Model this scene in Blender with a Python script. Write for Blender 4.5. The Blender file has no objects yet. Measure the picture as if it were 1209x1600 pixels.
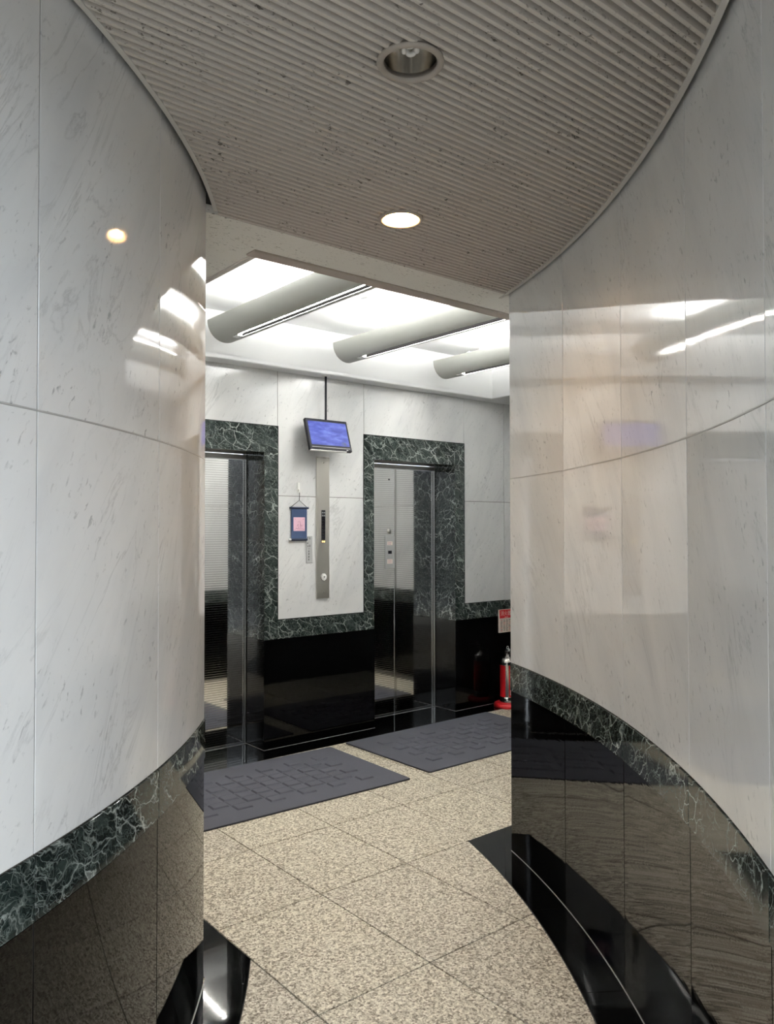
import bpy, bmesh, math, random
from mathutils import Vector, Matrix
random.seed(7)
SC = bpy.context.scene
COL = SC.collection
PI = math.pi
R_ = math.radians

# ---------------------------------------------------------------- camera
cd = bpy.data.cameras.new('camera'); cam = bpy.data.objects.new('camera', cd); COL.objects.link(cam)
SC.camera = cam
yaw, pitch, roll = R_(50.653), R_(1.184), R_(-0.075)
fw = Vector((math.cos(yaw)*math.cos(pitch), math.sin(yaw)*math.cos(pitch), math.sin(pitch)))
rt = Vector((math.sin(yaw), -math.cos(yaw), 0)); up = rt.cross(fw)
r2 = rt*math.cos(roll)+up*math.sin(roll); u2 = -rt*math.sin(roll)+up*math.cos(roll)
cam.matrix_world = Matrix(((r2.x,u2.x,-fw.x,0),(r2.y,u2.y,-fw.y,0),(r2.z,u2.z,-fw.z,1.56),(0,0,0,1)))
cd.sensor_fit = 'VERTICAL'; cd.sensor_height = 36.0; cd.lens = 1231.7/1600*36.0
cd.clip_start = 0.02

# ---------------------------------------------------------------- world and exposure
w = bpy.data.worlds.new('world'); SC.world = w; w.use_nodes = True
bg = w.node_tree.nodes['Background']; bg.inputs[0].default_value = (0.84,0.92,1.0,1); bg.inputs[1].default_value = 1.75
vs = SC.view_settings; vs.view_transform = 'Standard'; vs.look = 'None'; vs.gamma = 1.0; vs.use_curve_mapping = False
vs.exposure = 2.1
SC.cycles.sample_clamp_indirect = 4.0
TUBE_W = 21.0      # radiance of the fluorescent uplight tubes
STRIP_W = 50.0     # radiance of the strip lamps in the trough slots
BULB_W = 95.0      # radiance of the lit downlight bulb

# ---------------------------------------------------------------- plan of the place (metres)
CX, CY = -1.759, 4.556           # common centre of the two curved walls
R1, R2 = 3.633, 5.056            # inner (left) and outer (right) wall faces
A1, A2 = -34.3, -22.86           # corners where they meet the lift hall (degrees)
ZB, ZT, ZS, ZC = 0.772, 0.906, 1.80, 2.70   # black dado, green band, slab seam, ceiling
YW = 4.853                       # lift wall
HX0, HX1, HY0 = 1.242, 5.50, 2.592
REC = (1.66, 5.06, 2.885, 4.725) # recessed ceiling of the hall
ZR = 3.005
def pol(R, a): return (CX+R*math.cos(R_(a)), CY+R*math.sin(R_(a)))

# ---------------------------------------------------------------- materials
def mat(name, color=(.8,.8,.8), rough=.5, metal=0., spec=.5, emit=None, es=0., ior=1.5):
    m = bpy.data.materials.new(name); m.use_nodes = True
    b = m.node_tree.nodes['Principled BSDF']
    b.inputs['Base Color'].default_value = (*color,1); b.inputs['Roughness'].default_value = rough
    b.inputs['Metallic'].default_value = metal; b.inputs['Specular IOR Level'].default_value = spec
    b.inputs['IOR'].default_value = ior
    if emit: b.inputs['Emission Color'].default_value = (*emit,1); b.inputs['Emission Strength'].default_value = es
    return m
class NT:
    def __init__(s, m): s.t = m.node_tree; s.b = s.t.nodes['Principled BSDF']
    def n(s, typ, **kw):
        k = s.t.nodes.new(typ)
        for a, v in kw.items():
            if a.startswith('i_'): k.inputs[a[2:].replace('_',' ')].default_value = v
            else: setattr(k, a, v)
        return k
    def l(s, a, b): s.t.links.new(a, b)
    def ramp(s, fac, stops, interp='LINEAR'):
        k = s.t.nodes.new('ShaderNodeValToRGB'); k.color_ramp.interpolation = interp
        e = k.color_ramp.elements
        while len(e) < len(stops): e.new(.5)
        for x, (p, c) in zip(e, stops):
            x.position = p; x.color = (*c,1) if len(c) == 3 else c
        s.l(fac, k.inputs[0]); return k.outputs[0]
    def mix(s, fac, a, b, blend='MIX'):
        k = s.t.nodes.new('ShaderNodeMix'); k.data_type = 'RGBA'; k.blend_type = blend
        for sock, v in ((k.inputs[0],fac),(k.inputs[6],a),(k.inputs[7],b)):
            if hasattr(v,'links'): s.l(v, sock)
            elif isinstance(v,(int,float)): sock.default_value = v
            else: sock.default_value = (*v,1)
        return k.outputs[2]
    def math(s, op, a, b=None):
        k = s.t.nodes.new('ShaderNodeMath'); k.operation = op
        for i, v in enumerate((a,b)):
            if v is None: continue
            if hasattr(v,'links'): s.l(v, k.inputs[i])
            else: k.inputs[i].default_value = v
        return k.outputs[0]
    def mapping(s, src, scale=(1,1,1), rot=(0,0,0), loc=(0,0,0)):
        k = s.n('ShaderNodeMapping'); k.inputs['Scale'].default_value = scale; k.inputs['Rotation'].default_value = rot; k.inputs['Location'].default_value = loc
        s.l(src, k.inputs[0]); return k.outputs[0]
    def noise(s, vec, scale, detail=4, rough=.5, dist=0.):
        k = s.n('ShaderNodeTexNoise'); k.inputs['Scale'].default_value = scale; k.inputs['Detail'].default_value = detail
        k.inputs['Roughness'].default_value = rough; k.inputs['Distortion'].default_value = dist
        s.l(vec, k.inputs['Vector']); return k
    def bump(s, h, strength, dist=.002):
        k = s.n('ShaderNodeBump'); k.inputs['Strength'].default_value = strength; k.inputs['Distance'].default_value = dist
        s.l(h, k.inputs['Height']); s.l(k.outputs[0], s.b.inputs['Normal']); return k

def white_marble(name='white_marble'):
    m = mat(name, rough=.05, spec=.72); t = NT(m)
    uv = t.n('ShaderNodeUVMap').outputs[0]
    m1 = t.mapping(uv, (1.0,.42,1), (0,0,R_(-32)))
    m1 = t.mapping(uv, (1,1,1), (0,0,R_(-58)))
    st = t.mapping(m1, (.8,3.2,1))
    big = t.noise(st, 1.6, 6, .55, .6)
    base = t.ramp(big.outputs[0], [(.3,(.62,.632,.64)),(.5,(.685,.692,.69)),(.7,(.73,.735,.73))])
    # soft long diagonal veins
    n1 = t.noise(t.mapping(m1,(.55,2.6,1)), 2.3, 7, .6, 1.2)
    v1 = t.math('ABSOLUTE', t.math('SUBTRACT', n1.outputs[0], .5))
    f1 = t.ramp(v1, [(0,(1,1,1)),(.006,(.45,.45,.45)),(.02,(0,0,0))])
    br = t.noise(uv, 2.4, 3, .5)
    f1 = t.math('MULTIPLY', f1, t.ramp(br.outputs[0], [(.46,(0,0,0)),(.66,(.42,.42,.42))]))
    c = t.mix(f1, base, (.27,.28,.29))
    # small dark dashes
    n2 = t.noise(t.mapping(m1,(14,30,1)), 2.2, 3, .6, .6)
    f2 = t.ramp(n2.outputs[0], [(.60,(0,0,0)),(.70,(.70,.70,.70))])
    f2 = t.math('MULTIPLY', f2, t.ramp(t.noise(uv,5,2,.5).outputs[0], [(.42,(.04,.04,.04)),(.66,(1,1,1))]))
    c = t.mix(f2, c, (.22,.23,.24))
    t.l(c, t.b.inputs['Base Color'])
    # faint upright polishing waves
    w1 = t.noise(t.mapping(uv,(26,1.1,1)), 1.0, 3, .6)
    w2 = t.noise(t.mapping(uv,(3.0,2.0,1)), 1.0, 2, .5)
    h = t.math('ADD', t.math('MULTIPLY', w1.outputs[0], .55), w2.outputs[0])
    t.bump(h, .025, .004)
    return m
def green_marble(name='green_marble'):
    m = mat(name, rough=.06, spec=.3); t = NT(m)
    uv = t.n('ShaderNodeUVMap').outputs[0]
    wob = t.noise(uv, 9, 4, .6)
    mm = t.n('ShaderNodeMix', data_type='RGBA', blend_type='LINEAR_LIGHT'); mm.inputs[0].default_value = .05
    t.l(uv, mm.inputs[6]); t.l(wob.outputs[1], mm.inputs[7]); v = mm.outputs[2]
    rot = t.mapping(v, (1,1,1), (0,0,R_(35)))
    big = t.noise(t.mapping(rot,(1,2,1)), 9, 5, .65)
    base = t.ramp(big.outputs[0], [(.36,(.006,.009,.009)),(.54,(.016,.023,.021)),(.68,(.040,.052,.047)),(.82,(.085,.10,.092))])
    def veins(sc, wid, amt, stretch):
        vo = t.n('ShaderNodeTexVoronoi', feature='DISTANCE_TO_EDGE'); vo.inputs['Scale'].default_value = sc
        t.l(t.mapping(rot, stretch), vo.inputs['Vector'])
        f = t.ramp(vo.outputs['Distance'], [(0,(amt,)*3),(wid,(amt*.35,)*3),(wid*2.6,(0,0,0))])
        brk = t.noise(uv, sc*.55, 2, .5)
        return t.math('MULTIPLY', f, t.ramp(brk.outputs[0], [(.38,(.05,.05,.05)),(.6,(1,1,1))]))
    c = t.mix(veins(9,.016,.95,(1,1.9,1)), base, (.46,.50,.47))
    c = t.mix(veins(24,.022,.75,(1,2.6,1)), c, (.30,.34,.32))
    c = t.mix(veins(52,.03,.4,(1,1.8,1)), c, (.20,.24,.22))
    t.l(c, t.b.inputs['Base Color'])
    return m
def black_granite(name='black_granite', wav=.05):
    m = mat(name, (.0018,.0019,.002), .025, 0, .24); t = NT(m)
    uv = t.n('ShaderNodeUVMap').outputs[0]
    w1 = t.noise(t.mapping(uv,(2.5,38,1)), 1.0, 3, .65); w2 = t.noise(uv, 3.0, 2, .5)
    t.bump(t.math('ADD', t.math('MULTIPLY', w1.outputs[0], .5), w2.outputs[0]), wav, .004)
    return m
def granite_tile(name='granite'):
    m = mat(name, rough=.55, spec=.35); t = NT(m)
    p = t.n('ShaderNodeNewGeometry').outputs['Position']
    n1 = t.noise(p, 75, 5, .72); n2 = t.noise(p, 2.2, 3, .5)
    def grain(sc):
        wb_ = t.n('ShaderNodeMix', data_type='RGBA', blend_type='LINEAR_LIGHT'); wb_.inputs[0].default_value = .004
        t.l(p, wb_.inputs[6]); t.l(t.noise(p, sc*1.3, 3, .6).outputs[1], wb_.inputs[7])
        vo = t.n('ShaderNodeTexVoronoi'); vo.inputs['Scale'].default_value = sc; t.l(wb_.outputs[2], vo.inputs['Vector'])
        sp = t.n('ShaderNodeSeparateColor'); t.l(vo.outputs['Color'], sp.inputs[0]); return sp.outputs[0]
    g1 = t.math('ADD', t.math('MULTIPLY', grain(125), .6), t.math('MULTIPLY', grain(230), .4))
    c = t.ramp(g1, [(.14,(.16,.135,.10)),(.32,(.33,.29,.23)),(.50,(.54,.50,.41)),(.70,(.70,.66,.56)),(.88,(.86,.83,.74))])
    c = t.mix(.35, c, t.mix(n2.outputs[0], (.80,.76,.70), (1.0,.97,.90)), 'MULTIPLY')
    oi = t.n('ShaderNodeObjectInfo').outputs['Random']
    c = t.mix(1.0, c, t.ramp(oi, [(0,(.95,.94,.93)),(1,(1.03,1.02,.99))]), 'MULTIPLY')
    t.l(c, t.b.inputs['Base Color']); t.bump(n1.outputs[0], .05, .001)
    return m
def fissured(name, col, dark):
    m = mat(name, col, .85, 0, .2); t = NT(m)
    p = t.n('ShaderNodeNewGeometry').outputs['Position']
    q = t.mapping(p, (60,125,125))
    n = t.noise(q, 1.0, 3, .55, .5); k = t.noise(p, 6, 2, .5)
    f = t.ramp(n.outputs[0], [(.60,(0,0,0)),(.68,(.85,.85,.85))])
    f = t.math('MULTIPLY', f, t.ramp(k.outputs[0], [(.38,(.05,.05,.05)),(.58,(1,1,1))]))
    g = t.noise(p, 240, 2, .6)
    c = t.mix(.25, col, t.mix(g.outputs[0], (.55,.55,.55), (1.15,1.15,1.15)), 'MULTIPLY')
    c = t.mix(f, c, dark)
    t.l(c, t.b.inputs['Base Color']); t.bump(f, -.5, .004)
    return m
def ribbed_steel(name='ribbed_steel'):
    m = mat(name, (.6,.6,.58), .10, 1.0); t = NT(m)
    p = t.n('ShaderNodeNewGeometry').outputs['Position']
    s = t.n('ShaderNodeSeparateXYZ'); t.l(p, s.inputs[0])
    ph = t.math('FRACT', t.math('DIVIDE', s.outputs[2], .0165))
    band = t.ramp(ph, [(0,(0,0,0)),(.10,(1,1,1)),(.55,(1,1,1)),(.68,(0,0,0))])
    t.l(t.mix(band, (.72,.72,.71), (.96,.96,.95)), t.b.inputs['Base Color'])
    t.l(t.ramp(band, [(0,(.14,.14,.14)),(1,(.04,.04,.04))]), t.b.inputs['Roughness'])
    return m
def rubber_mat(name='mat_pile'):
    m = mat(name, (.085,.088,.105), .95, 0, .1); t = NT(m)
    p = t.n('ShaderNodeNewGeometry').outputs['Position']
    g = t.noise(p, 420, 2, .7); k = t.noise(p, 5, 3, .5)
    c = t.mix(g.outputs[0], (.060,.062,.078), (.135,.138,.160))
    c = t.mix(.4, c, t.mix(k.outputs[0], (.75,.75,.75), (1.2,1.2,1.2)), 'MULTIPLY')
    t.l(c, t.b.inputs['Base Color']); t.bump(g.outputs[0], .5, .002)
    return m
def screen_mat(name='screen_glow'):
    m = mat(name, (.004,.004,.012), .35, 0, .12); t = NT(m)
    uv = t.n('ShaderNodeUVMap').outputs[0]
    n = t.noise(t.mapping(uv,(2.5,7,1)), 1.3, 4, .55, .4)
    c = t.ramp(n.outputs[0], [(.3,(.055,.075,.42)),(.5,(.10,.14,.60)),(.68,(.20,.27,.80))])
    t.l(c, t.b.inputs['Emission Color']); t.b.inputs['Emission Strength'].default_value = .24
    return m

M = dict(
 marble=white_marble(), green=green_marble(), black=black_granite('black_granite'), black_floor=black_granite('black_granite_floor',.02),
 granite=granite_tile(), rib=fissured('ribbed_board',(.55,.51,.465),(.10,.085,.07)), soffit=fissured('fissured_board',(.78,.77,.73),(.24,.23,.20)),
 grout=mat('grout',(.05,.04,.03),.9), mortar=mat('mortar',(.07,.06,.05),.9), render=mat('grey_render',(.22,.215,.21),.9), caulk=mat('pale_caulk',(.40,.40,.385),.5),
 slotdark=mat('matt_black',(.002,.002,.002),1.0,0,0), gap=mat('dark_gap',(.012,.012,.012),.9), edge=mat('edge_trim',(.55,.53,.50),.5), browntrim=mat('beige_trim',(.40,.35,.31),.6),
 plaster=mat('white_plaster',(.82,.83,.83),.6), cornice=mat('white_paint',(.80,.81,.82),.35),
 steel=mat('polished_steel',(.62,.61,.59),.12,1.0), brushed=mat('brushed_steel',(.62,.60,.55),.36,1.0), ribsteel=ribbed_steel(),
 header=mat('satin_steel',(.50,.49,.46),.55,1.0), jamb=mat('jamb_steel',(.22,.22,.21),.22,1.0), darksteel=mat('dark_steel',(.10,.10,.10),.25,1.0), trough=mat('trough_paint',(.40,.41,.38),.45), troughin=mat('trough_inside',(.85,.85,.85),.5),
 tube=mat('tube_glow',(1,1,1),.5,emit=(1,.985,.95),es=TUBE_W), strip=mat('strip_glow',(1,1,1),.5,emit=(1,.97,.90),es=STRIP_W),
 bulb=mat('bulb_glow',(1,1,1),.5,emit=(1,.56,.21),es=BULB_W), frost=mat('frosted_glass',(.75,.74,.72),.35),
 ring=mat('ring_paint',(.36,.32,.28),.6), reflector=mat('silver_reflector',(.85,.83,.79),.20,1.0),
 white=mat('white_plastic',(.82,.82,.80),.4), blackp=mat('black_plastic',(.006,.006,.010),.45,0,.2), screen=screen_mat(),
 navy=mat('navy_cloth',(.035,.060,.13),.9), navyd=mat('navy_rod',(.012,.020,.05),.6), pink=mat('pink_paper',(.74,.47,.56),.8), pinkline=mat('mauve_line',(.42,.20,.30),.8),
 cord=mat('dark_cord',(.03,.03,.03),.8), clear=mat('clear_plate',(.42,.43,.43),.2), ink=mat('ink',(.05,.05,.05),.6),
 lit=mat('lit_lamp',(1,.8,.3),.4,emit=(1,.72,.28),es=.4), dimlamp=mat('dim_lamp',(.30,.31,.31),.4),
 red=mat('red_paint',(.52,.012,.016),.25), redp=mat('red_plastic',(.55,.015,.02),.4), chrome=mat('bare_metal',(.75,.73,.68),.16,1.0),
 signwhite=mat('sign_white',(.78,.70,.62),.5), signred=mat('sign_red',(.58,.015,.02),.45), labelpink=mat('label_print',(.70,.40,.38),.5),
 pile=rubber_mat(), rubber=mat('rubber_edge',(.02,.02,.022),.8),
)

# ---------------------------------------------------------------- builders
def tag(o, label=None, cat=None, group=None, kind=None):
    if label: o['label'] = label
    if cat: o['category'] = cat
    if group: o['group'] = group
    if kind: o['kind'] = kind
    return o
def link(name, me, parent=None):
    o = bpy.data.objects.new(name, me); COL.objects.link(o)
    if parent: o.parent = parent
    return o
def empty(name, loc=(0,0,0), rz=0.):
    o = bpy.data.objects.new(name, None); COL.objects.link(o); o.location = loc; o.rotation_euler = (0,0,rz)
    o.empty_display_size = .05
    return o
def pydata(name, v, f, m, parent=None, smooth=False, uv=None):
    me = bpy.data.meshes.new(name); me.from_pydata([tuple(x) for x in v], [], f)
    if uv:
        l = me.uv_layers.new(name='UVMap')
        for lp in me.loops: l.data[lp.index].uv = uv[lp.vertex_index]
    me.materials.append(M[m])
    if smooth: me.polygons.foreach_set('use_smooth', [True]*len(me.polygons))
    me.update(); return link(name, me, parent)
def bmobj(name, bm, m, parent=None, smooth=False):
    me = bpy.data.meshes.new(name); bmesh.ops.recalc_face_normals(bm, faces=bm.faces); bm.to_mesh(me); bm.free()
    me.materials.append(M[m])
    if smooth: me.polygons.foreach_set('use_smooth', [True]*len(me.polygons))
    return link(name, me, parent)
def add_box(bm, x0, x1, y0, y1, z0, z1, bev=0., seg=1):
    r = bmesh.ops.create_cube(bm, size=1.0); vv = r['verts']
    for q in vv: q.co = Vector(((x0+x1)/2+q.co.x*(x1-x0), (y0+y1)/2+q.co.y*(y1-y0), (z0+z1)/2+q.co.z*(z1-z0)))
    if bev:
        es = list({e for q in vv for e in q.link_edges})
        bmesh.ops.bevel(bm, geom=es, offset=bev, segments=seg, profile=.6, affect='EDGES')
def box(name, x0, x1, y0, y1, z0, z1, m, parent=None, bev=0., seg=1):
    bm = bmesh.new(); add_box(bm, x0,x1,y0,y1,z0,z1,bev,seg); return bmobj(name, bm, m, parent)
def add_lathe(bm, prof, c=(0,0,0), n=32, axis='z', cap0=False, cap1=False):
    rings = []
    for (r, h) in prof:
        ring = []
        for i in range(n):
            a = 2*PI*i/n; x, y = r*math.cos(a), r*math.sin(a)
            p = (c[0]+x, c[1]+y, c[2]+h) if axis == 'z' else ((c[0]+x, c[1]+h, c[2]+y) if axis == 'y' else (c[0]+h, c[1]+x, c[2]+y))
            ring.append(bm.verts.new(p))
        rings.append(ring)
    for a, b in zip(rings, rings[1:]):
        for i in range(n): bm.faces.new((a[i], a[(i+1)%n], b[(i+1)%n], b[i]))
    if cap0: bm.faces.new(rings[0])
    if cap1: bm.faces.new(rings[-1])
def lathe(name, prof, c, m, parent=None, n=32, axis='z', cap0=False, cap1=False, smooth=True):
    bm = bmesh.new(); add_lathe(bm, prof, c, n, axis, cap0, cap1)
    o = bmobj(name, bm, m, parent, smooth)
    return o
def add_tube(bm, pts, r, n=10):
    pts = [Vector(p) for p in pts]; rings = []
    for i, p in enumerate(pts):
        d = (pts[min(i+1,len(pts)-1)]-pts[max(i-1,0)]).normalized()
        a = d.orthogonal().normalized() if i == 0 else (pa - d*pa.dot(d)).normalized()
        pa = a; b = d.cross(a)
        rings.append([bm.verts.new(p+(a*math.cos(2*PI*k/n)+b*math.sin(2*PI*k/n))*r) for k in range(n)])
    for x, y in zip(rings, rings[1:]):
        for k in range(n): bm.faces.new((x[k], x[(k+1)%n], y[(k+1)%n], y[k]))
    bm.faces.new(rings[0]); bm.faces.new(rings[-1])
def tube(name, pts, r, m, parent=None, n=10):
    bm = bmesh.new(); add_tube(bm, pts, r, n); return bmobj(name, bm, m, parent, True)
def text(name, body, size, loc, m, parent=None, rx=PI/2, rz=0., depth=.0004, align='CENTER'):
    cu = bpy.data.curves.new(name, 'FONT'); cu.body = body; cu.size = size; cu.extrude = depth; cu.align_x = align; cu.align_y = 'CENTER'
    o = bpy.data.objects.new(name, cu); COL.objects.link(o)
    dg = bpy.context.evaluated_depsgraph_get(); me = bpy.data.meshes.new_from_object(o.evaluated_get(dg))
    bpy.data.objects.remove(o); bpy.data.curves.remove(cu)
    me.transform(Matrix.Translation(loc) @ Matrix.Rotation(rz,4,'Z') @ Matrix.Rotation(rx,4,'X'))
    me.materials.clear(); me.materials.append(M[m])
    return link(name, me, parent)
def slab(name, fn, s0, s1, z0, z1, t, m, parent, n=1, c=.0008, gap=.0017, uvs=1.0):
    """stone slab: fn(s, z, depth) -> point; depth 0 is the polished face; chamfered edges, sides back to depth t"""
    s0 += gap; s1 -= gap; z0 += gap; z1 -= gap
    ss = [(s0,t),(s0,c),(s0+c,0)] + [(s0+c+(s1-s0-2*c)*i/n,0) for i in range(1,n)] + [(s1-c,0),(s1,c),(s1,t)]
    zz = [(z0,t),(z0,c),(z0+c,0),(z1-c,0),(z1,c),(z1,t)]
    ou, ov = random.uniform(0,40), random.uniform(0,40)
    v, uv = [], []
    for z, dz in zz:
        for s, ds in ss:
            v.append(fn(s, z, max(dz,ds))); uv.append(((s+ou)*uvs, (z+ov)*uvs))
    w_ = len(ss); f = []
    for j in range(len(zz)-1):
        for i in range(w_-1): f.append((j*w_+i, j*w_+i+1, (j+1)*w_+i+1, (j+1)*w_+i))
    o = pydata(name, v, f, m, parent, False, uv)
    if n > 1: o.data.polygons.foreach_set('use_smooth', [True]*len(o.data.polygons))
    if n > 1:
        try: o.data.set_sharp_from_angle(angle=R_(25))
        except Exception: pass
    return o
def rounded_rect(bm, x0, x1, y0, y1, r, z0, z1, n=5):
    pts = []
    for (cx, cy, a0) in ((x1-r,y1-r,0),(x0+r,y1-r,90),(x0+r,y0+r,180),(x1-r,y0+r,270)):
        for k in range(n+1):
            a = R_(a0+90*k/n); pts.append((cx+r*math.cos(a), cy+r*math.sin(a)))
    lo = [bm.verts.new((x,y,z0)) for x,y in pts]; hi = [bm.verts.new((x,y,z1)) for x,y in pts]
    bm.faces.new(hi); bm.faces.new(lo[::-1])
    for i in range(len(pts)):
        j = (i+1)%len(pts); bm.faces.new((lo[i],lo[j],hi[j],hi[i]))

# ---------------------------------------------------------------- curved walls of the passage
def arc_strip(name, Ra, Rb, a0, a1, z0, z1, m, parent=None, n=48):
    v = []
    for i in range(n+1):
        a = a0+(a1-a0)*i/n
        for R, z in ((Ra,z0),(Rb,z0),(Rb,z1),(Ra,z1)): v.append((*pol(R,a), z))
    f = []
    for i in range(n):
        b = i*4
        for k in range(4): f.append((b+k, b+(k+1)%4, b+4+(k+1)%4, b+4+k))
    f += [(0,1,2,3), (n*4+3,n*4+2,n*4+1,n*4)]
    o = pydata(name, v, f, m, parent, True)
    try: o.data.set_sharp_from_angle(angle=R_(30))
    except Exception: pass
    return o
T = .02
L_ANG = [A1] + [-43.3-9.0*k for k in range(6)]
R_ANG = [A2] + [-29.5-6.7*k for k in range(5)]
wl = arc_strip('wall_left', R1-.0025, R1-.16, L_ANG[0]-.25, L_ANG[-1], 0, 2.84, 'mortar'); tag(wl, kind='structure')
wr = arc_strip('wall_right', R2+.0025, R2+.16, R_ANG[0]-.18, R_ANG[-1], 0, 2.84, 'mortar'); tag(wr, kind='structure')
def curved(wall, R, sgn, angs):
    # sgn +1: the room lies outside the radius (left wall); -1: inside (right wall)
    def fn(a, z, d): return (*pol(R - sgn*d, a/ R * 180/PI), z)
    for a, b in zip(angs, angs[1:]):
        s0, s1 = R_(b)*R, R_(a)*R
        slab('dado_slab', fn, s0, s1, .0, ZB, T, 'black', wall, 14)
        slab('band_slab', lambda s,z,d: fn(s,z,d-.004), s0, s1, ZB, ZT, T, 'green', wall, 14)
        slab('marble_slab', fn, s0, s1, ZT, ZS, T, 'marble', wall, 14)
        slab('marble_slab', fn, s0, s1, ZS, 2.745, T, 'marble', wall, 14)
curved(wl, R1, 1, L_ANG); curved(wr, R2, -1, R_ANG)
# pale caulk bead along the foot and thin bead at the seam
arc_strip('foot_bead', R1+.000, R1+.0025, L_ANG[0], L_ANG[-1], 0, .004, 'caulk', wl)
arc_strip('foot_bead', R2-.000, R2-.0025, R_ANG[0], R_ANG[-1], 0, .004, 'caulk', wr)
arc_strip('seam_bead', R1-.003, R1+.0008, L_ANG[0], L_ANG[-1], ZS-.0016, ZS+.0016, 'caulk', wl)
arc_strip('seam_bead', R2+.003, R2-.0008, R_ANG[0], R_ANG[-1], ZS-.0016, ZS+.0016, 'caulk', wr)

# unseen grey wall added behind the camera to hold back the low sky
wv, wf = [], []
for i in range(25):
    a = R_(168+i*(330-168)/24)
    for R_w, z in ((4.2,0),(4.2,3.0),(4.4,3.0),(4.4,0)): wv.append((R_w*math.cos(a), R_w*math.sin(a), z))
for i in range(24):
    for k in range(4): wf.append((i*4+k, i*4+(k+1)%4, i*4+4+(k+1)%4, i*4+4+k))
tag(pydata('wall_rear_skyblock', wv, wf, 'render'), kind='structure')

# ---------------------------------------------------------------- flat walls of the lift hall
def flat_wall(name, base, fn, cols, rows):
    o = box(name, *base, 'mortar'); tag(o, kind='structure')
    for s0, s1 in cols:
        for z0, z1, nm, m, off in rows:
            slab(nm, (lambda s,z,d,off=off: fn(s,z,d-off)), s0, s1, z0, z1, T, m, o, 1)
    return o
ROWS = [(0,ZB,'dado_slab','black',.004),(ZB,ZT,'band_slab','green',.004),(ZT,ZS,'marble_slab','marble',0),(ZS,ZC+.005,'marble_slab','marble',0)]
# side wall at the left end of the hall (faces +X), from the curved wall's corner to the lift wall
flat_wall('wall_far_left', (HX0-.15, HX0-.0025, 2.60, 5.2, 0, 2.76), lambda s,z,d:(HX0-d, s, z), [(2.53,3.30),(3.30,4.08),(4.08,4.85)], ROWS)
flat_wall('wall_far_right', (HX1+.0025, HX1+.15, HY0, 5.2, 0, 2.76), lambda s,z,d:(HX1+d, s, z), [(HY0,3.34),(3.34,4.09),(4.09,4.85)], ROWS)
flat_wall('wall_near_right', (2.93, HX1+.15, HY0-.15, HY0-.0025, 0, 2.76), lambda s,z,d:(s, HY0-d, z), [(2.905,3.55),(3.55,4.20),(4.20,4.85),(4.85,HX1)], ROWS)

# lift wall
D1 = (1.985, 2.860); D2 = (3.848, 4.732)      # lift openings
F1 = (1.875, 2.970); F2 = (3.750, 4.846)      # outer edges of the green surrounds
ZL, ZF = 2.10, 2.290                            # opening height, top of the surround
YD = 5.10
bm = bmesh.new()
for x0, x1, z0, z1 in ((HX0-.1,D1[0]-T,0,2.76),(D1[1]+T,D2[0]-T,0,2.76),(D2[1]+T,HX1+.1,0,2.76),(D1[0]-T,D1[1]+T,ZL+T,2.76),(D2[0]-T,D2[1]+T,ZL+T,2.76)):
    add_box(bm, x0, x1, YW+.0095, 5.20, z0, z1)
wb = bmobj('wall_back', bm, 'mortar'); tag(wb, kind='structure')
fb = lambda s,z,d:(s, YW+.006+d, z)            # white marble sits a little behind the green
fg = lambda s,z,d:(s, YW+d, z)
fk = lambda s,z,d:(s, YW-.003+d, z)
for s0, s1 in ((HX0,F1[0]),(F1[1],F2[0]),(F2[1],5.355)):
    slab('marble_slab', fb, s0, s1, ZT, ZS-.006, T, 'marble', wb)
    slab('marble_slab', fb, s0, s1, ZS-.006, ZC+.005, T, 'marble', wb)
for s0, s1 in (F1, F2): slab('marble_slab', fb, s0, s1, ZF, ZC+.005, T, 'marble', wb)
slab('marble_slab', lambda s,z,d:(s,YW+.001+d,z), 5.355, HX1, ZT, ZS-.006, T, 'marble', wb)
slab('marble_slab', lambda s,z,d:(s,YW+.001+d,z), 5.355, HX1, ZS-.006, ZC+.005, T, 'marble', wb)
for s0, s1 in ((HX0,F1[0]),(F1[1],F2[0]),(F2[1],HX1)): slab('band_slab', fg, s0, s1, ZB, ZT, T, 'green', wb, gap=.0004)
for (d0, d1), (f0, f1) in ((D1,F1),(D2,F2)):
    slab('surround_slab', fg, f0, d0, ZB, ZL, T, 'green', wb, gap=.0004)
    slab('surround_slab', fg, d1, f1, ZB, ZL, T, 'green', wb, gap=.0004)
    slab('lintel_slab', fg, f0, f1, ZL, ZF, T, 'green', wb, gap=.0004)
    # reveals
    slab('reveal_slab', lambda s,z,d,x=d1:(x+d, s, z), YW, YD, ZB, ZL, T, 'green', wb, gap=.0004)
    slab('reveal_slab', lambda s,z,d,x=d0:(x-d, s, z), YW, YD, ZB, ZL, T, 'green', wb, gap=.0004)
    slab('reveal_slab', lambda s,z,d,x=d1:(x-.003+d, s, z), YW-.003, YD, 0, ZB, T, 'black', wb, gap=.0004)
    slab('reveal_slab', lambda s,z,d,x=d0:(x+.003-d, s, z), YW-.003, YD, 0, ZB, T, 'black', wb, gap=.0004)
    slab('lintel_soffit', lambda s,z,d:(s, z, ZL+d), d0, d1, YW, YD, T, 'green', wb, gap=.0004)
for s0, s1 in ((HX0,D1[0]),(D1[1],D2[0]),(D2[1],HX1)):
    slab('dado_slab', fk, s0+.002, s1-.002, 0, ZB, T+.003, 'black', wb, gap=.0004)
    box('foot_bead', s0-.002, s1+.002, YW-.005, YW-.002, 0, .003, 'caulk', wb)
for d0, d1 in (D1, D2):
    for x in (d0, d1): box('foot_bead', x-.0045, x+.0045, YW-.005, YD, 0, .003, 'caulk', wb)
    box('foot_bead', d0, d1, YD-.010, YD-.0065, 0, .003, 'caulk', wb)
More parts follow.
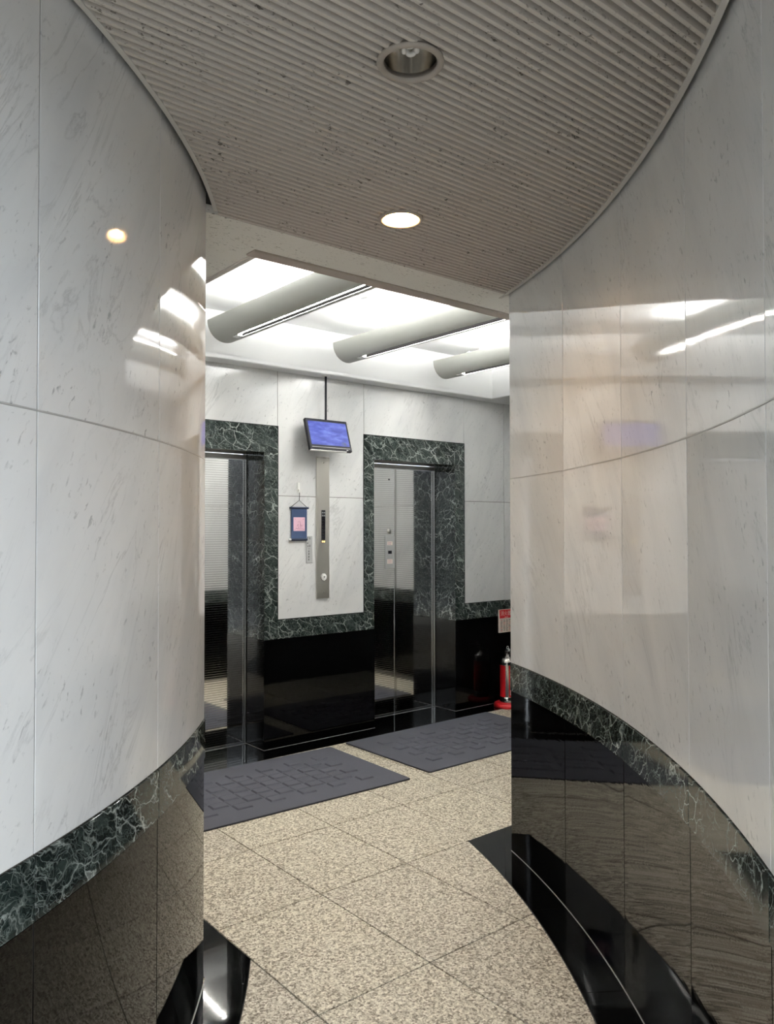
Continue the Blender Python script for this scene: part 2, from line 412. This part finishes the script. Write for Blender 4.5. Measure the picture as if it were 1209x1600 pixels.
# thin near-black strips painting the shade beside the proud surrounds and band
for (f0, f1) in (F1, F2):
    box('shade_line', f0-.004, f1+.004, YW+.001, YW+.012, ZF, ZF+.005, 'gap', wb)
    for x0 in (f0-.005, f1): box('shade_line', x0, x0+.005, YW+.001, YW+.012, ZT, ZF, 'gap', wb)
for s0, s1 in ((HX0,F1[0]),(F1[1],F2[0]),(F2[1],HX1)): box('shade_line', s0, s1, YW+.001, YW+.012, ZT-.001, ZT+.005, 'gap', wb)

# ---------------------------------------------------------------- lift doors
def lift_door(name, d0, d1, plate):
    e = empty(name, ((d0+d1)/2, YD+.03, 0)); tag(e, kind='structure')
    def P(o): o.matrix_parent_inverse = e.matrix_world.inverted(); return o
    bpy.context.view_layer.update()
    cxm = (d0+d1)/2
    for k, (x0, x1) in enumerate(((d0+.012,cxm-.0015),(cxm+.0015,d1-.012))):
        p = P(box('door_panel', x0, x1, YD+.022, YD+.05, .004, 2.062, 'ribsteel', e, .0015))
        xs = x1 if k == 0 else x0-.0
        q = box('edge_strip', (x1-.012 if k == 0 else x0), (x1 if k == 0 else x0+.012), YD+.0205, YD+.023, .006, 2.060, 'steel', p); q.matrix_parent_inverse = p.matrix_world.inverted() @ Matrix.Identity(4)
        if plate and k == 0:
            PARTS = []
            PARTS.append(box('notice_plate', 4.176, 4.277, YD+.016, YD+.0225, 1.222, 1.496, 'clear', p, .001))
            PARTS.append(box('sticker', 4.196, 4.253, YD+.0145, YD+.0165, 1.418, 1.449, 'signwhite', p))
            PARTS.append(box('sticker', 4.196, 4.253, YD+.0145, YD+.0165, 1.263, 1.300, 'signwhite', p))
            PARTS.append(box('dark_label', 4.206, 4.245, YD+.0145, YD+.0165, 1.345, 1.372, 'blackp', p))
            for zz in (1.441,1.433,1.425,1.292,1.282,1.272): PARTS.append(box('print_line', 4.202, 4.247-random.random()*.012, YD+.0140, YD+.0148, zz-.0013, zz+.0013, 'pinkline', p))
            PARTS.append(lathe('round_sticker', [(.0001,0),(.022,0),(.022,.0015),(.0001,.0015)], (4.222,YD+.0195,1.535), 'brushed', p, 24, 'y'))
            PARTS.append(lathe('key_hole', [(.0001,0),(.008,0),(.008,.0015),(.0001,.0015)], (4.222,YD+.0205,1.972), 'blackp', p, 16, 'y'))
    for x0, x1 in ((d0,d0+.010),(d1-.010,d1)):
        box('steel_jamb', x0, x1, YD-.002, YD+.055, .003, 2.098, 'jamb', e, .001)
    box('door_header', d0+.012, d1-.012, YD, YD+.055, 2.064, 2.099, 'header', e, .0005)
    box('door_sill', d0+.012, d1-.012, YD-.004, YD+.05, 0.001, .0035, 'darksteel', e)
    for o in list(e.children):
        o.matrix_parent_inverse = Matrix.Translation(-e.location)
        for g in o.children: g.matrix_parent_inverse = Matrix.Identity(4)
    return e
lift_door('door_1', *D1, False); lift_door('door_2', *D2, True)

# ---------------------------------------------------------------- floor
fl = box('floor', -5.5, HX1+.12, -5.0, 5.2, -.10, -.006, 'grout'); tag(fl, kind='structure')
XJ = [1.450+.485*k for k in range(-7,9)]
YJ = [-.64, .05, .74, 1.43, 2.12, 2.81, 3.41, 4.03, 4.66]
def tile(x0, x1, y0, y1):
    box('floor_tile', x0+.0027, x1-.0027, y0+.0027, y1-.0027, -.012, 0, 'granite', fl, .0012)
for i, (x0, x1) in enumerate(zip(XJ, XJ[1:])):
    for y0, y1 in zip(YJ, YJ[1:]):
        cs = [(x,y) for x in (x0,(x0+x1)/2,x1) for y in (y0,(y0+y1)/2,y1)]
        if y0 >= 2.80: ok = x0 > 1.2 and x1 < HX1+.1
        else: ok = any(R1 < math.hypot(x-CX,y-CY) < R2+.02 for x,y in cs) and x1 > -1.2
        if ok: tile(x0, min(x1,HX1), y0, y1)
tag(box('outer_paving', -5.4, 5.4, -4.9, -.643, -.012, 0, 'render', fl), kind='stuff')  # unseen paving, coloured dark grey to bounce less light onto the ribs
# black polished borders
def plan_slab(name, poly, parent, m='black_floor', z0=-.01, z1=.0018, c=.001):
    ou = random.uniform(0,40); n = len(poly); v = [(x,y,z0) for x,y in poly]+[(x,y,z1) for x,y in poly]
    f = [tuple(range(n,2*n))]+[(i,(i+1)%n,n+(i+1)%n,n+i) for i in range(n)]
    return pydata(name, v, f, m, parent, False, [(p[0]+ou,p[1]) for p in v])
def arc_poly(Ra, Rb, a0, a1, n=10, g=.0012):
    a0 -= math.degrees(g/Ra); a1 += math.degrees(g/Ra)
    P = [pol(Ra, a0+(a1-a0)*i/n) for i in range(n+1)] + [pol(Rb, a1-(a1-a0)*i/n) for i in range(n+1)]
    return P if (P[1][0]-P[0][0])*(P[-1][1]-P[0][1])-(P[1][1]-P[0][1])*(P[-1][0]-P[0][0]) > 0 else P[::-1]
LB = [-32.1]+L_ANG[1:]; RB = [-20.8]+R_ANG[1:]
for a, b in zip(LB, LB[1:]): plan_slab('border_slab', arc_poly(R1, R1+.15, a, b), fl)
for a, b in zip(RB, RB[1:]): plan_slab('border_slab', arc_poly(R2-.15, R2, a, b), fl)
def rect(x0,x1,y0,y1,g=.0008): return [(x0+g,y0+g),(x1-g,y0+g),(x1-g,y1-g),(x0+g,y1-g)]
for y0, y1 in ((2.545,3.41),(3.41,4.03),(4.03,4.652)): plan_slab('border_slab', rect(HX0,1.447,y0,y1), fl, z1=.0012)
for x0, x1 in ((2.845,3.39),(3.39,4.36),(4.36,HX1)): plan_slab('border_slab', rect(x0,x1,HY0,2.812), fl, z1=.0012)
for x0, x1 in ((HX0,1.935),(1.935,2.86),(2.86,3.85),(3.85,4.73),(4.73,HX1)): plan_slab('border_slab', rect(x0,x1,4.655,YD+.03), fl, z1=.0012)
# pale metal edge line between granite and border
def edge_arc(R, a0, a1): arc_strip('border_edge', R-.0015, R+.0015, a0, a1, -.005, .0022, 'gap', fl)
edge_arc(R1+.15, LB[0], LB[-1]); edge_arc(R2-.15, RB[0], RB[-1])

# ---------------------------------------------------------------- ceilings
DL = [(1.255,1.438),(1.868,2.196)]    # downlights
HOLE = .071
ce = box('ceiling', -2.4, 3.6, -.15, 2.62, 2.832, 2.87, 'gap'); tag(ce, kind='structure')
YE = 2.590; PITCH = .0275
def xin(y, R=R1+.030):
    d = R*R-(y-CY)**2
    return CX+math.sqrt(d) if d > 0 else -2.2
def xout(y, R=R2-.030):
    d = R*R-(y-CY)**2
    return max(CX+math.sqrt(max(d,0)), -2.0)
PROF = [(0,0.0),(.0112,0.0),(.0118,-.034),(.0140,-.0390),(.0194,-.0405),(.0248,-.0390),(.0270,-.034),(.0275,0.0)]
ZRIB = ZC+.040
k = 0; y0 = YE-PITCH
while y0 > 0.15:
    ys = [y0+p for p, _ in PROF]; zs = [ZRIB+h for _, h in PROF]
    hit = [c for c in DL if ys[0]-HOLE < c[1] < ys[-1]+HOLE]
    v, f = [], []
    def piece(xa, xb):
        b = len(v); n = len(ys)
        for x_, y_, z_ in zip(xa, ys, zs): v.append((x_, y_, z_))
        for x_, y_, z_ in zip(xb, ys, zs): v.append((x_, y_, z_))
        for i in range(n-1): f.append((b+i, b+n+i, b+n+i+1, b+i+1))
        f.append(tuple(range(b, b+n))); f.append(tuple(range(b+2*n-1, b+n-1, -1)))
    xa = [xin(y) for y in ys]; xb = [xout(y) for y in ys]
    if hit:
        c = hit[0]; h = [math.sqrt(max(0, HOLE**2-(y-c[1])**2)) for y in ys]
        piece(xa, [c[0]-q for q in h]); piece([c[0]+q for q in h], xb)
    else: piece(xa, xb)
    o = pydata('rib', v, f, 'rib', ce, True)
    try: o.data.set_sharp_from_angle(angle=R_(35))
    except Exception: pass
    y0 -= PITCH; k += 1
box('plain_board', -2.4, 3.4, -.15, y0+PITCH, ZC, ZC+.05, 'rib', ce)
arc_strip('edge_trim', R1+.017, R1+.031, A1+1.2, L_ANG[-1], ZC-.002, ZC+.045, 'edge', ce)
arc_strip('edge_trim', R2-.031, R2-.014, A2+.6, R_ANG[-1], ZC-.002, ZC+.045, 'edge', ce)
arc_strip('shadow_gap', R1-.03, R1+.03, A1+4, L_ANG[-1], ZC+.03, ZC+.04, 'gap', ce)  # backing coloured near black to paint the shade in the gap
arc_strip('shadow_gap', R2-.012, R2+.02, A2+3, R_ANG[-1], ZC+.03, ZC+.04, 'gap', ce)
# hall soffit and recess
box('soffit_board', HX0-.02, HX1+.02, YE, 2.815, ZC, ZC+.03, 'soffit', ce)
box('soffit_board', HX0-.02, REC[0]-.03, 2.815, YW+.02, ZC, ZC+.03, 'soffit', ce)
box('recess_trim', REC[0]-.05, REC[1]+.02, 2.813, REC[2], ZC-.008, ZC+.05, 'browntrim', ce, .003)
box('recess_trim', REC[0]-.03, REC[0], REC[2], REC[3], ZC-.006, ZC+.05, 'edge', ce, .003)
def cornice(name, x0, x1, y0, y1):
    box(name, x0, x1, y0, y1, ZC-.012, ZC+.035, 'cornice', ce, .012, 4)
cornice('cornice', REC[0]-.03, HX1+.01, REC[3], YW+.02)
cornice('cornice', REC[1], HX1+.01, 2.83, REC[3]+.01)
for nm, b in (('recess_wall',(REC[0]-.05,REC[1]+.05,REC[3],REC[3]+.03,ZC+.02,ZR+.02)),('recess_wall',(REC[0]-.05,REC[1]+.05,REC[2]-.04,REC[2]-.001,ZC+.03,ZR+.02)),
              ('recess_wall',(REC[0]-.05,REC[0]-.001,REC[2]-.02,REC[3]+.02,ZC+.03,ZR+.02)),('recess_wall',(REC[1],REC[1]+.05,REC[2]-.02,REC[3]+.02,ZC+.02,ZR+.02)),
              ('recess_top',(REC[0]-.05,REC[1]+.05,REC[2]-.04,REC[3]+.04,ZR,ZR+.03))):
    box(nm, *b, 'plaster', ce)

# ---------------------------------------------------------------- trough uplights in the recess
RT = .125; ZTU = 2.885
def trough(x, label):
    e = empty('trough_light', (x, 3.7, ZTU)); tag(e, label, 'ceiling light', 'trough uplights in the hall ceiling recess')
    Y0, Y1 = REC[2]-3.7, 4.59-3.7
    S0, S1 = Y0+.10, Y1-.20       # slot span
    th = .004; SA, SB = -18, 1; bm = bmesh.new()
    def shell(a0, a1, ya, yb, n):
        ring = []
        for i in range(n+1):
            a = R_(a0+(a1-a0)*i/n); row = []
            for r_, y_ in ((RT,ya),(RT,yb),(RT-th,yb),(RT-th,ya)):
                row.append(bm.verts.new((r_*math.sin(a), y_, -r_*math.cos(a))))
            ring.append(row)
        for p, q in zip(ring, ring[1:]):
            for k in range(4): bm.faces.new((p[k], p[(k+1)%4], q[(k+1)%4], q[k]))
        bm.faces.new(ring[0]); bm.faces.new(ring[-1][::-1])
    shell(-92, SA, Y0, Y1, 20); shell(SB, 92, Y0, Y1, 20); shell(SA, SB, Y0, S0, 6); shell(SA, SB, S1, Y1, 6)
    bmobj('shell', bm, 'trough', e, True).data.set_sharp_from_angle(angle=R_(40))
    # end plate
    bm = bmesh.new()
    a = [bm.verts.new(((RT-.003)*math.sin(R_(t)), Y1-.02, -(RT-.003)*math.cos(R_(t)))) for t in range(-90,91,10)]
    b = [bm.verts.new((p.co.x, Y1-.016, p.co.z)) for p in a]
    bm.faces.new(a); bm.faces.new(b[::-1])
    for i in range(len(a)): bm.faces.new((a[i],a[(i+1)%len(a)],b[(i+1)%len(a)],b[i]))
    bmobj('end_plate', bm, 'troughin', e)
    # slot channel: side wall, back and the strip lamp in it
    xl, xr = RT*math.sin(R_(SA)), RT*math.sin(R_(SB)); zl, zr = -RT*math.cos(R_(SA)), -RT*math.cos(R_(SB))
    bm = bmesh.new()
    add_box(bm, xr, xr+.003, S0, S1, zr, zr+.05); add_box(bm, xl-.003, xl, S0, S1, zl, zr+.05); add_box(bm, xl, xr, S0, S1, zr+.047, zr+.05)
    bmobj('slot_channel', bm, 'slotdark', e)  # channel walls coloured near black so the lamp leaves them dark
    box('strip_lamp', xr-.012, xr-.0005, S0+.03, S1-.03, zr+.0205, zr+.042, 'strip', e, .003, 2)
    box('lamp_socket', xl+.004, xr-.002, S1-.03, S1+.035, zr, zr+.02, 'white', e, .004, 2)
    # two fluorescent tubes lying in the open top of the trough
    for dx in (-.045, .045):
        t = tube('uplight_tube', [(dx, Y0+.12, .012),(dx, Y1-.33, .012)], .014, 'tube', e, 12)
        for yy in (Y0+.11, Y1-.32): box('tube_cap', dx-.016, dx+.016, yy-.012, yy+.012, -.006, .030, 'white', t)
    bm = bmesh.new(); add_box(bm, -.085, .085, Y0+.10, Y1-.31, -.012, -.004); bmobj('reflector_tray', bm, 'troughin', e)
    for yy in (Y0+.25, Y1-.40):
        box('hanger', -.006, .006, yy-.006, yy+.006, -.01, ZR-ZTU, 'white', e)
trough(2.41, 'grey half-round trough light whose slot shows a bright lit strip')
trough(3.39, 'grey half-round trough light above the hanging monitor, middle of three')
trough(4.365, 'grey half-round trough light over the lift with the notice plate on its door')

# smoke detector on the recess ceiling
e = empty('smoke_detector', (2.94, 3.80, ZR)); tag(e, 'small round white smoke detector on the bright recess ceiling', 'detector')
lathe('base_ring', [(.001,0),(.052,0),(.052,-.012),(.046,-.016),(.001,-.016)], (0,0,0), 'white', e, 32)
lathe('sensor_dome', [(.034,-.015),(.034,-.026),(.026,-.036),(.001,-.038)], (0,0,0), 'clear', e, 24)

# ---------------------------------------------------------------- downlights
def downlight(c, lit, label):
    e = empty('downlight', (c[0], c[1], ZC)); tag(e, label, 'ceiling light')
    lathe('trim_ring', [(.0675,-.002),(.069,-.006),(.074,-.008),(.080,-.006),(.083,-.002),(.083,.004),(.076,.004)], (0,0,0), 'ring', e, 48)
    lathe('inner_ring', [(.0690,-.005),(.0655,-.001),(.0655,.012),(.069,.012)], (0,0,0), 'ring', e, 48)
    lathe('reflector', [(.0655,.0),(.0655,.012),(.0640,.045),(.060,.080),(.054,.105),(.040,.1055),(.001,.1058)], (0,0,0), 'reflector', e, 48)
    if lit:
        lathe('bulb', [(.001,.022),(.022,.024),(.038,.032),(.043,.046),(.038,.064),(.022,.088),(.014,.105)], (0,0,0), 'bulb', e, 32)
    else:
        # folded compact fluorescent lamp
        b = None
        for q in range(4):
            a = PI/4+q*PI/2; x, y = .016*math.cos(a), .016*math.sin(a); tx, ty = -.010*math.sin(a), .010*math.cos(a)
            pts = [(x-tx,y-ty,.095)]+[(x-tx*math.cos(PI*i/6), y-ty*math.cos(PI*i/6), .040-.010*math.sin(PI*i/6)) for i in range(7)]+[(x+tx,y+ty,.095)]
            tube('lamp_tube', pts, .0065, 'frost', e, 10)
        lathe('lamp_base', [(.001,.085),(.028,.085),(.030,.105)], (0,0,0), 'white', e, 24)
downlight(DL[0], False, 'unlit round downlight with a silver reflector in the ribbed ceiling')
downlight(DL[1], True, 'lit warm round downlight in the ribbed ceiling')

# ---------------------------------------------------------------- hanging monitor
e = empty('monitor', (3.325, 4.735, 2.24)); tag(e, 'small flat monitor with a blue screen hanging from a black pole', 'monitor')
sc_ = empty('tmp'); bpy.data.objects.remove(sc_)
MW, MH = .372, .247
tilt = Matrix.Rotation(R_(-18), 4, 'X')   # top leans out towards the room
def mpart(o, par=None):
    o.data.transform(tilt); return o
mpart(box('housing', -MW/2, MW/2, -.012, .018, -MH/2, MH/2, 'blackp', e, .006, 2))
mpart(box('back_bulge', -MW*.32, MW*.32, .016, .040, -MH*.30, MH*.34, 'blackp', e, .008, 2))
v = [(-MW/2+.017,-.0128,-MH/2+.040),(MW/2-.017,-.0128,-MH/2+.040),(MW/2-.017,-.0128,MH/2-.022),(-MW/2+.017,-.0128,MH/2-.022)]
s = mpart(pydata('screen', v, [(0,1,2,3)], 'screen', e, False, [(0,0),(1,0),(1,.62),(0,.62)]))
for x0, x1, z0, z1 in ((.098,.101,-.080,-.058),(.108,.113,-.080,-.050),(.118,.130,-.078,-.052),(.133,.142,-.078,-.056)):
    mpart(box('screen_mark', x0, x1, -.0134, -.0129, z0, z1, 'navyd', s))
mpart(box('chrome_line', -MW/2+.016, MW/2-.016, -.0135, -.0122, -MH/2+.0215, -MH/2+.0235, 'clear', e))
mpart(box('bottom_lip', -MW/2, MW/2-.05, -.013, .006, -MH/2-.005, -MH/2+.001, 'white', e, .002))
mpart(box('brand_mark', MW*.36, MW*.40, -.0135, -.0122, -MH/2+.008, -MH/2+.012, 'clear', e))
tube('pole', [(.012,.045,.03),(.012,.048,.10),(.010,.045,.16),(.010,.045,ZC-.012-2.24)], .0085, 'blackp', e, 10)
lathe('ceiling_plate', [(.001,-.006),(.030,-.006),(.032,0),(.001,0)], (.010,.045,ZC-.012-2.24), 'white', e, 24)
box('mount_bracket', -.04, .06, .030, .060, -.02, .06, 'blackp', e, .003)

# ---------------------------------------------------------------- lift call panel
e = empty('call_panel', (3.358, YW+.006, 1.04)); tag(e, 'tall narrow steel lift call panel with floor indicator and round button', 'control panel')
PW = .116
box('face_plate', -PW/2, PW/2, -.012, 0, 0, 1.055, 'brushed', e, .0015)
ind = box('indicator', -.015, .020, -.0135, -.010, .412, .655, 'blackp', e, .001)
for i in range(11):
    for x in (-.0065, .0095):
        top = i == 10 or i == 9
        m_ = 'lit' if i == 0 else ('dimlamp' if top else 'darksteel')
        box('lamp_cell', x-.0055, x+.0055, -.0150, -.0130, .416+i*.0215, .416+i*.0215+.0125, m_, ind)
box('upper_cap', -PW/2+.002, PW/2-.002, -.0135, -.012, 1.045, 1.0475, 'darksteel', e)
bt = lathe('call_button', [(.001,-.020),(.019,-.020),(.0235,-.017),(.0245,-.012)], (.006,0,.157), 'white', e, 32, 'y')
lathe('button_ring', [(.0245,-.0115),(.0245,-.0155),(.0285,-.0155),(.0285,-.0115)], (.006,0,.157), 'steel', e, 32, 'y')
pydata('down_arrow', [(-.0015,-.0207,.163),(.0135,-.0207,.163),(.006,-.0207,.150)], [(0,1,2)], 'ink', bt)
lathe('screw', [(.001,-.0145),(.004,-.0145),(.005,-.012)], (.004,0,.048), 'steel', e, 12, 'y')
lathe('screw', [(.001,-.0145),(.004,-.0145),(.005,-.012)], (.004,0,1.01), 'steel', e, 12, 'y')

# ---------------------------------------------------------------- hanging scroll and its hook
YM = YW+.006
e = empty('wall_hook', (3.145, YM, 1.835)); tag(e, 'small white adhesive hook above the navy scroll', 'hook')
box('hook_plate', -.011, .011, -.006, 0, 0, .060, 'white', e, .004, 2)
tube('hook_arm', [(0,-.005,.010),(0,-.008,-.010),(0,-.018,-.018),(0,-.022,-.006)], .0035, 'chrome', e, 8)
e = empty('hanging_scroll', (3.148, YM, 1.475)); tag(e, 'small navy cloth scroll with a pink square picture hung by dark cord', 'scroll')
box('cloth', -.068, .066, -.012, -.009, .004, .232, 'navy', e)
tube('top_rod', [(-.080,-.0105,.234),(.080,-.0105,.234)], .0075, 'navyd', e, 10)
rd = tube('bottom_rod', [(-.070,-.0105,.004),(.068,-.0105,.004)], .0095, 'navyd', e, 12)
tube('rod_tip', [(-.086,-.0105,.004),(-.069,-.0105,.004)], .0085, 'white', rd, 12)
pc = box('picture', -.050, .048, -.0132, -.0118, .066, .166, 'pink', e)
for pts in ([(-.030,.085),(.032,.085)],[(-.012,.132),(.006,.136),(.010,.112),(.012,.092)],[(-.020,.100),(-.012,.118),(-.004,.104),(-.008,.090)],[(.012,.112),(.024,.100),(.030,.116)],
            [(-.042,.158),(-.034,.150)],[(.040,.158),(.032,.150)],[(-.042,.074),(-.034,.080)],[(.036,.076),(.042,.082)]):
    tube('drawn_line', [(x,-.0133,z) for x,z in pts], .0014, 'pinkline', pc, 6)
tube('cord', [(-.070,-.0105,.240),(-.002,-.014,.290),(.066,-.0105,.240)], .0022, 'cord', e, 6)
tube('cord_loop', [(-.002,-.014,.288),(-.003,-.019,.315),(-.003,-.020,.346)], .0026, 'cord', e, 6)

# clear nameplate with small black lettering
e = empty('wall_plaque', (3.242, YM, 1.305)); tag(e, 'narrow clear acrylic plate with upright black lettering beside the call panel', 'plaque')
pl = box('plate', -.029, .027, -.005, 0, 0, .198, 'clear', e, .0015)
def glyph(x, z, s):
    for q in range(3):
        zz = z+(q-1)*s*.34; box('lettering', x-s*.42, x+s*.42*random.uniform(.5,1), -.0058, -.0048, zz-.0011, zz+.0011, 'ink', pl)
    box('lettering', x-.0011+s*.1*random.uniform(-1,1), x+.0014, -.0058, -.0048, z-s*.45, z+s*.45, 'ink', pl)
for x, z, s in ((.002,.182,.017),(-.016,.186,.010),(-.016,.146,.013),(.002,.126,.017),(-.014,.124,.012),(-.006,.086,.014),(-.006,.067,.013),(-.006,.046,.015),(-.006,.026,.013)): glyph(x, z, s)
box('lettering', -.014, .004, -.0058, -.0048, .1045, .1065, 'ink', pl)

# ---------------------------------------------------------------- fire extinguisher, its tray and its sign
EX, EY = 5.205, 4.690
e = empty('extinguisher_tray', (EX, EY, .0012)); tag(e, 'round red plastic tray under the fire extinguisher', 'tray')
lathe('rim', [(.118,0),(.120,.012),(.114,.032),(.100,.040),(.001,.040)], (0,0,0), 'redp', e, 40, cap0=True)
e = empty('fire_extinguisher', (EX, EY, .0412)); tag(e, 'red and bare metal fire extinguisher standing on its tray', 'fire extinguisher')
RB_ = .066
lathe('cylinder', [(.001,0),(RB_-.006,0),(RB_,.008),(RB_,.325)], (0,0,0), 'red', e, 40)
lathe('metal_shoulder', [(RB_,.325),(RB_,.352),(.060,.372),(.040,.392),(.024,.400),(.020,.415),(.001,.415)], (0,0,0), 'chrome', e, 40)
lathe('base_band', [(RB_+.001,.004),(RB_+.0012,.05),(RB_,.052)], (0,0,0), 'chrome', e, 40)
def wrap(name, a0, a1, z0, z1, m, r, par):
    n = 10; v = []
    for i in range(n+1):
        a = R_(a0+(a1-a0)*i/n)
        for z in (z0,z1): v.append((r*math.cos(a), r*math.sin(a), z))
    return pydata(name, v, [(2*i,2*i+2,2*i+3,2*i+1) for i in range(n)], m, par, True)
wrap('bare_stripe', -152, -128, .0525, .325, 'chrome', RB_+.0006, e)
lab = wrap('label', -118, -60, .07, .30, 'labelpink', RB_+.0008, e)
for z in [.085+.018*k for k in range(12)]: wrap('print_line', -114, -66-random.random()*14, z, z+.007, 'red', RB_+.0013, lab)
box('valve', -.017, .017, -.014, .014, .412, .446, 'chrome', e, .004, 2)
hd = bmesh.new(); add_tube(hd, [(.012,.004,.440),(-.02,-.02,.458),(-.075,-.060,.470)], .007, 8); bmobj('upper_lever', hd, 'blackp', e, True)
tube('lower_lever', [(.0,.0,.425),(-.025,-.02,.430),(-.070,-.056,.424)], .006, 'chrome', e, 8)
tube('hose', [(.015,.01,.43),(.060,.02,.42),(.082,.03,.36),(.080,.032,.20),(.074,.03,.10)], .009, 'blackp', e, 10)
lathe('gauge', [(.001,-.012),(.012,-.012),(.014,0)], (-.004,-.014,.455), 'white', e, 16, 'y')
tube('pin_ring', [(-.022+.012*math.cos(t*PI/6), -.024, .478+.012*math.sin(t*PI/6)) for t in range(13)], .002, 'white', e, 6)

e = empty('extinguisher_sign', (5.345, YM-.004, .622)); tag(e, 'red and white fire extinguisher sign on the black dado', 'sign')
box('backing_plate', -.078, .078, -.020, 0, 0, .205, 'signwhite', e, .001)
rp = box('red_panel', -.078, .078, -.0215, -.0195, .128, .203, 'signred', e)
text('lettering', '消火器', .046, (0,-.0222,.168), 'signwhite', rp)
for x0 in (-.012,.0,.012,.024): box('print_mark', x0, x0+.008, -.0222, -.0212, .133, .140, 'signwhite', rp)
for k, zz in enumerate([.112,.100,.088,.076,.064,.052,.040,.028,.016]):
    for x0 in (-.066,-.030,.006,.040): box('print_mark', x0+random.uniform(0,.008), x0+.022+random.uniform(-.006,.004), -.0208, -.0198, zz-.0022, zz+.0022, 'ink' if random.random() < .8 else 'signred', e)

# ---------------------------------------------------------------- floor mats
BW, BD = .105, .086
def block_mesh():
    bm = bmesh.new(); hw, hd_ = BW/2-.004, BD/2-.004; b = .007
    lo = [bm.verts.new(p) for p in ((-hw,-hd_,0),(hw,-hd_,0),(hw,hd_,0),(-hw,hd_,0))]
    hi = [bm.verts.new(p) for p in ((-hw+b,-hd_+b,1),(hw-b,-hd_+b,1),(hw-b,hd_-b,1),(-hw+b,hd_-b,1))]
    bm.faces.new(hi); bm.faces.new(lo[::-1])
    for i in range(4): bm.faces.new((lo[i],lo[(i+1)%4],hi[(i+1)%4],hi[i]))
    me = bpy.data.meshes.new('block'); bmesh.ops.recalc_face_normals(bm, faces=bm.faces); bm.to_mesh(me); bm.free(); me.materials.append(M['pile']); return me
BME = block_mesh()
def floor_mat(x, y, rz, label, W=1.49, D=.90):
    e = empty('floor_mat', (x, y, .0015), rz); tag(e, label, 'mat', 'grey relief mats in front of the lifts')
    bm = bmesh.new(); rounded_rect(bm, -W/2, W/2, -D/2, D/2, .018, 0, .004); bmobj('rubber_edge', bm, 'rubber', e)
    bm = bmesh.new(); rounded_rect(bm, -W/2+.003, W/2-.003, -D/2+.003, D/2-.003, .016, .002, .008); bmobj('pile', bm, 'pile', e)
    nx, ny = 11, 7
    for i in range(nx):
        for j in range(ny):
            edge = (i in (0,nx-1)) or (j in (0,ny-1))
            if edge and (i+j) % 2: continue
            o = link('block', BME, e); o.location = ((i-(nx-1)/2)*BW, (j-(ny-1)/2)*BD, .0078); o.scale = (1,1,.0075 if (i+j) % 2 == 0 else .0040)
    return e
floor_mat(2.505, 4.185, R_(-1.6), 'grey relief floor mat in front of the plain-doored lift, away from the extinguisher')
floor_mat(4.150, 4.190, R_(.4), 'grey relief floor mat in front of the lift beside the fire extinguisher')
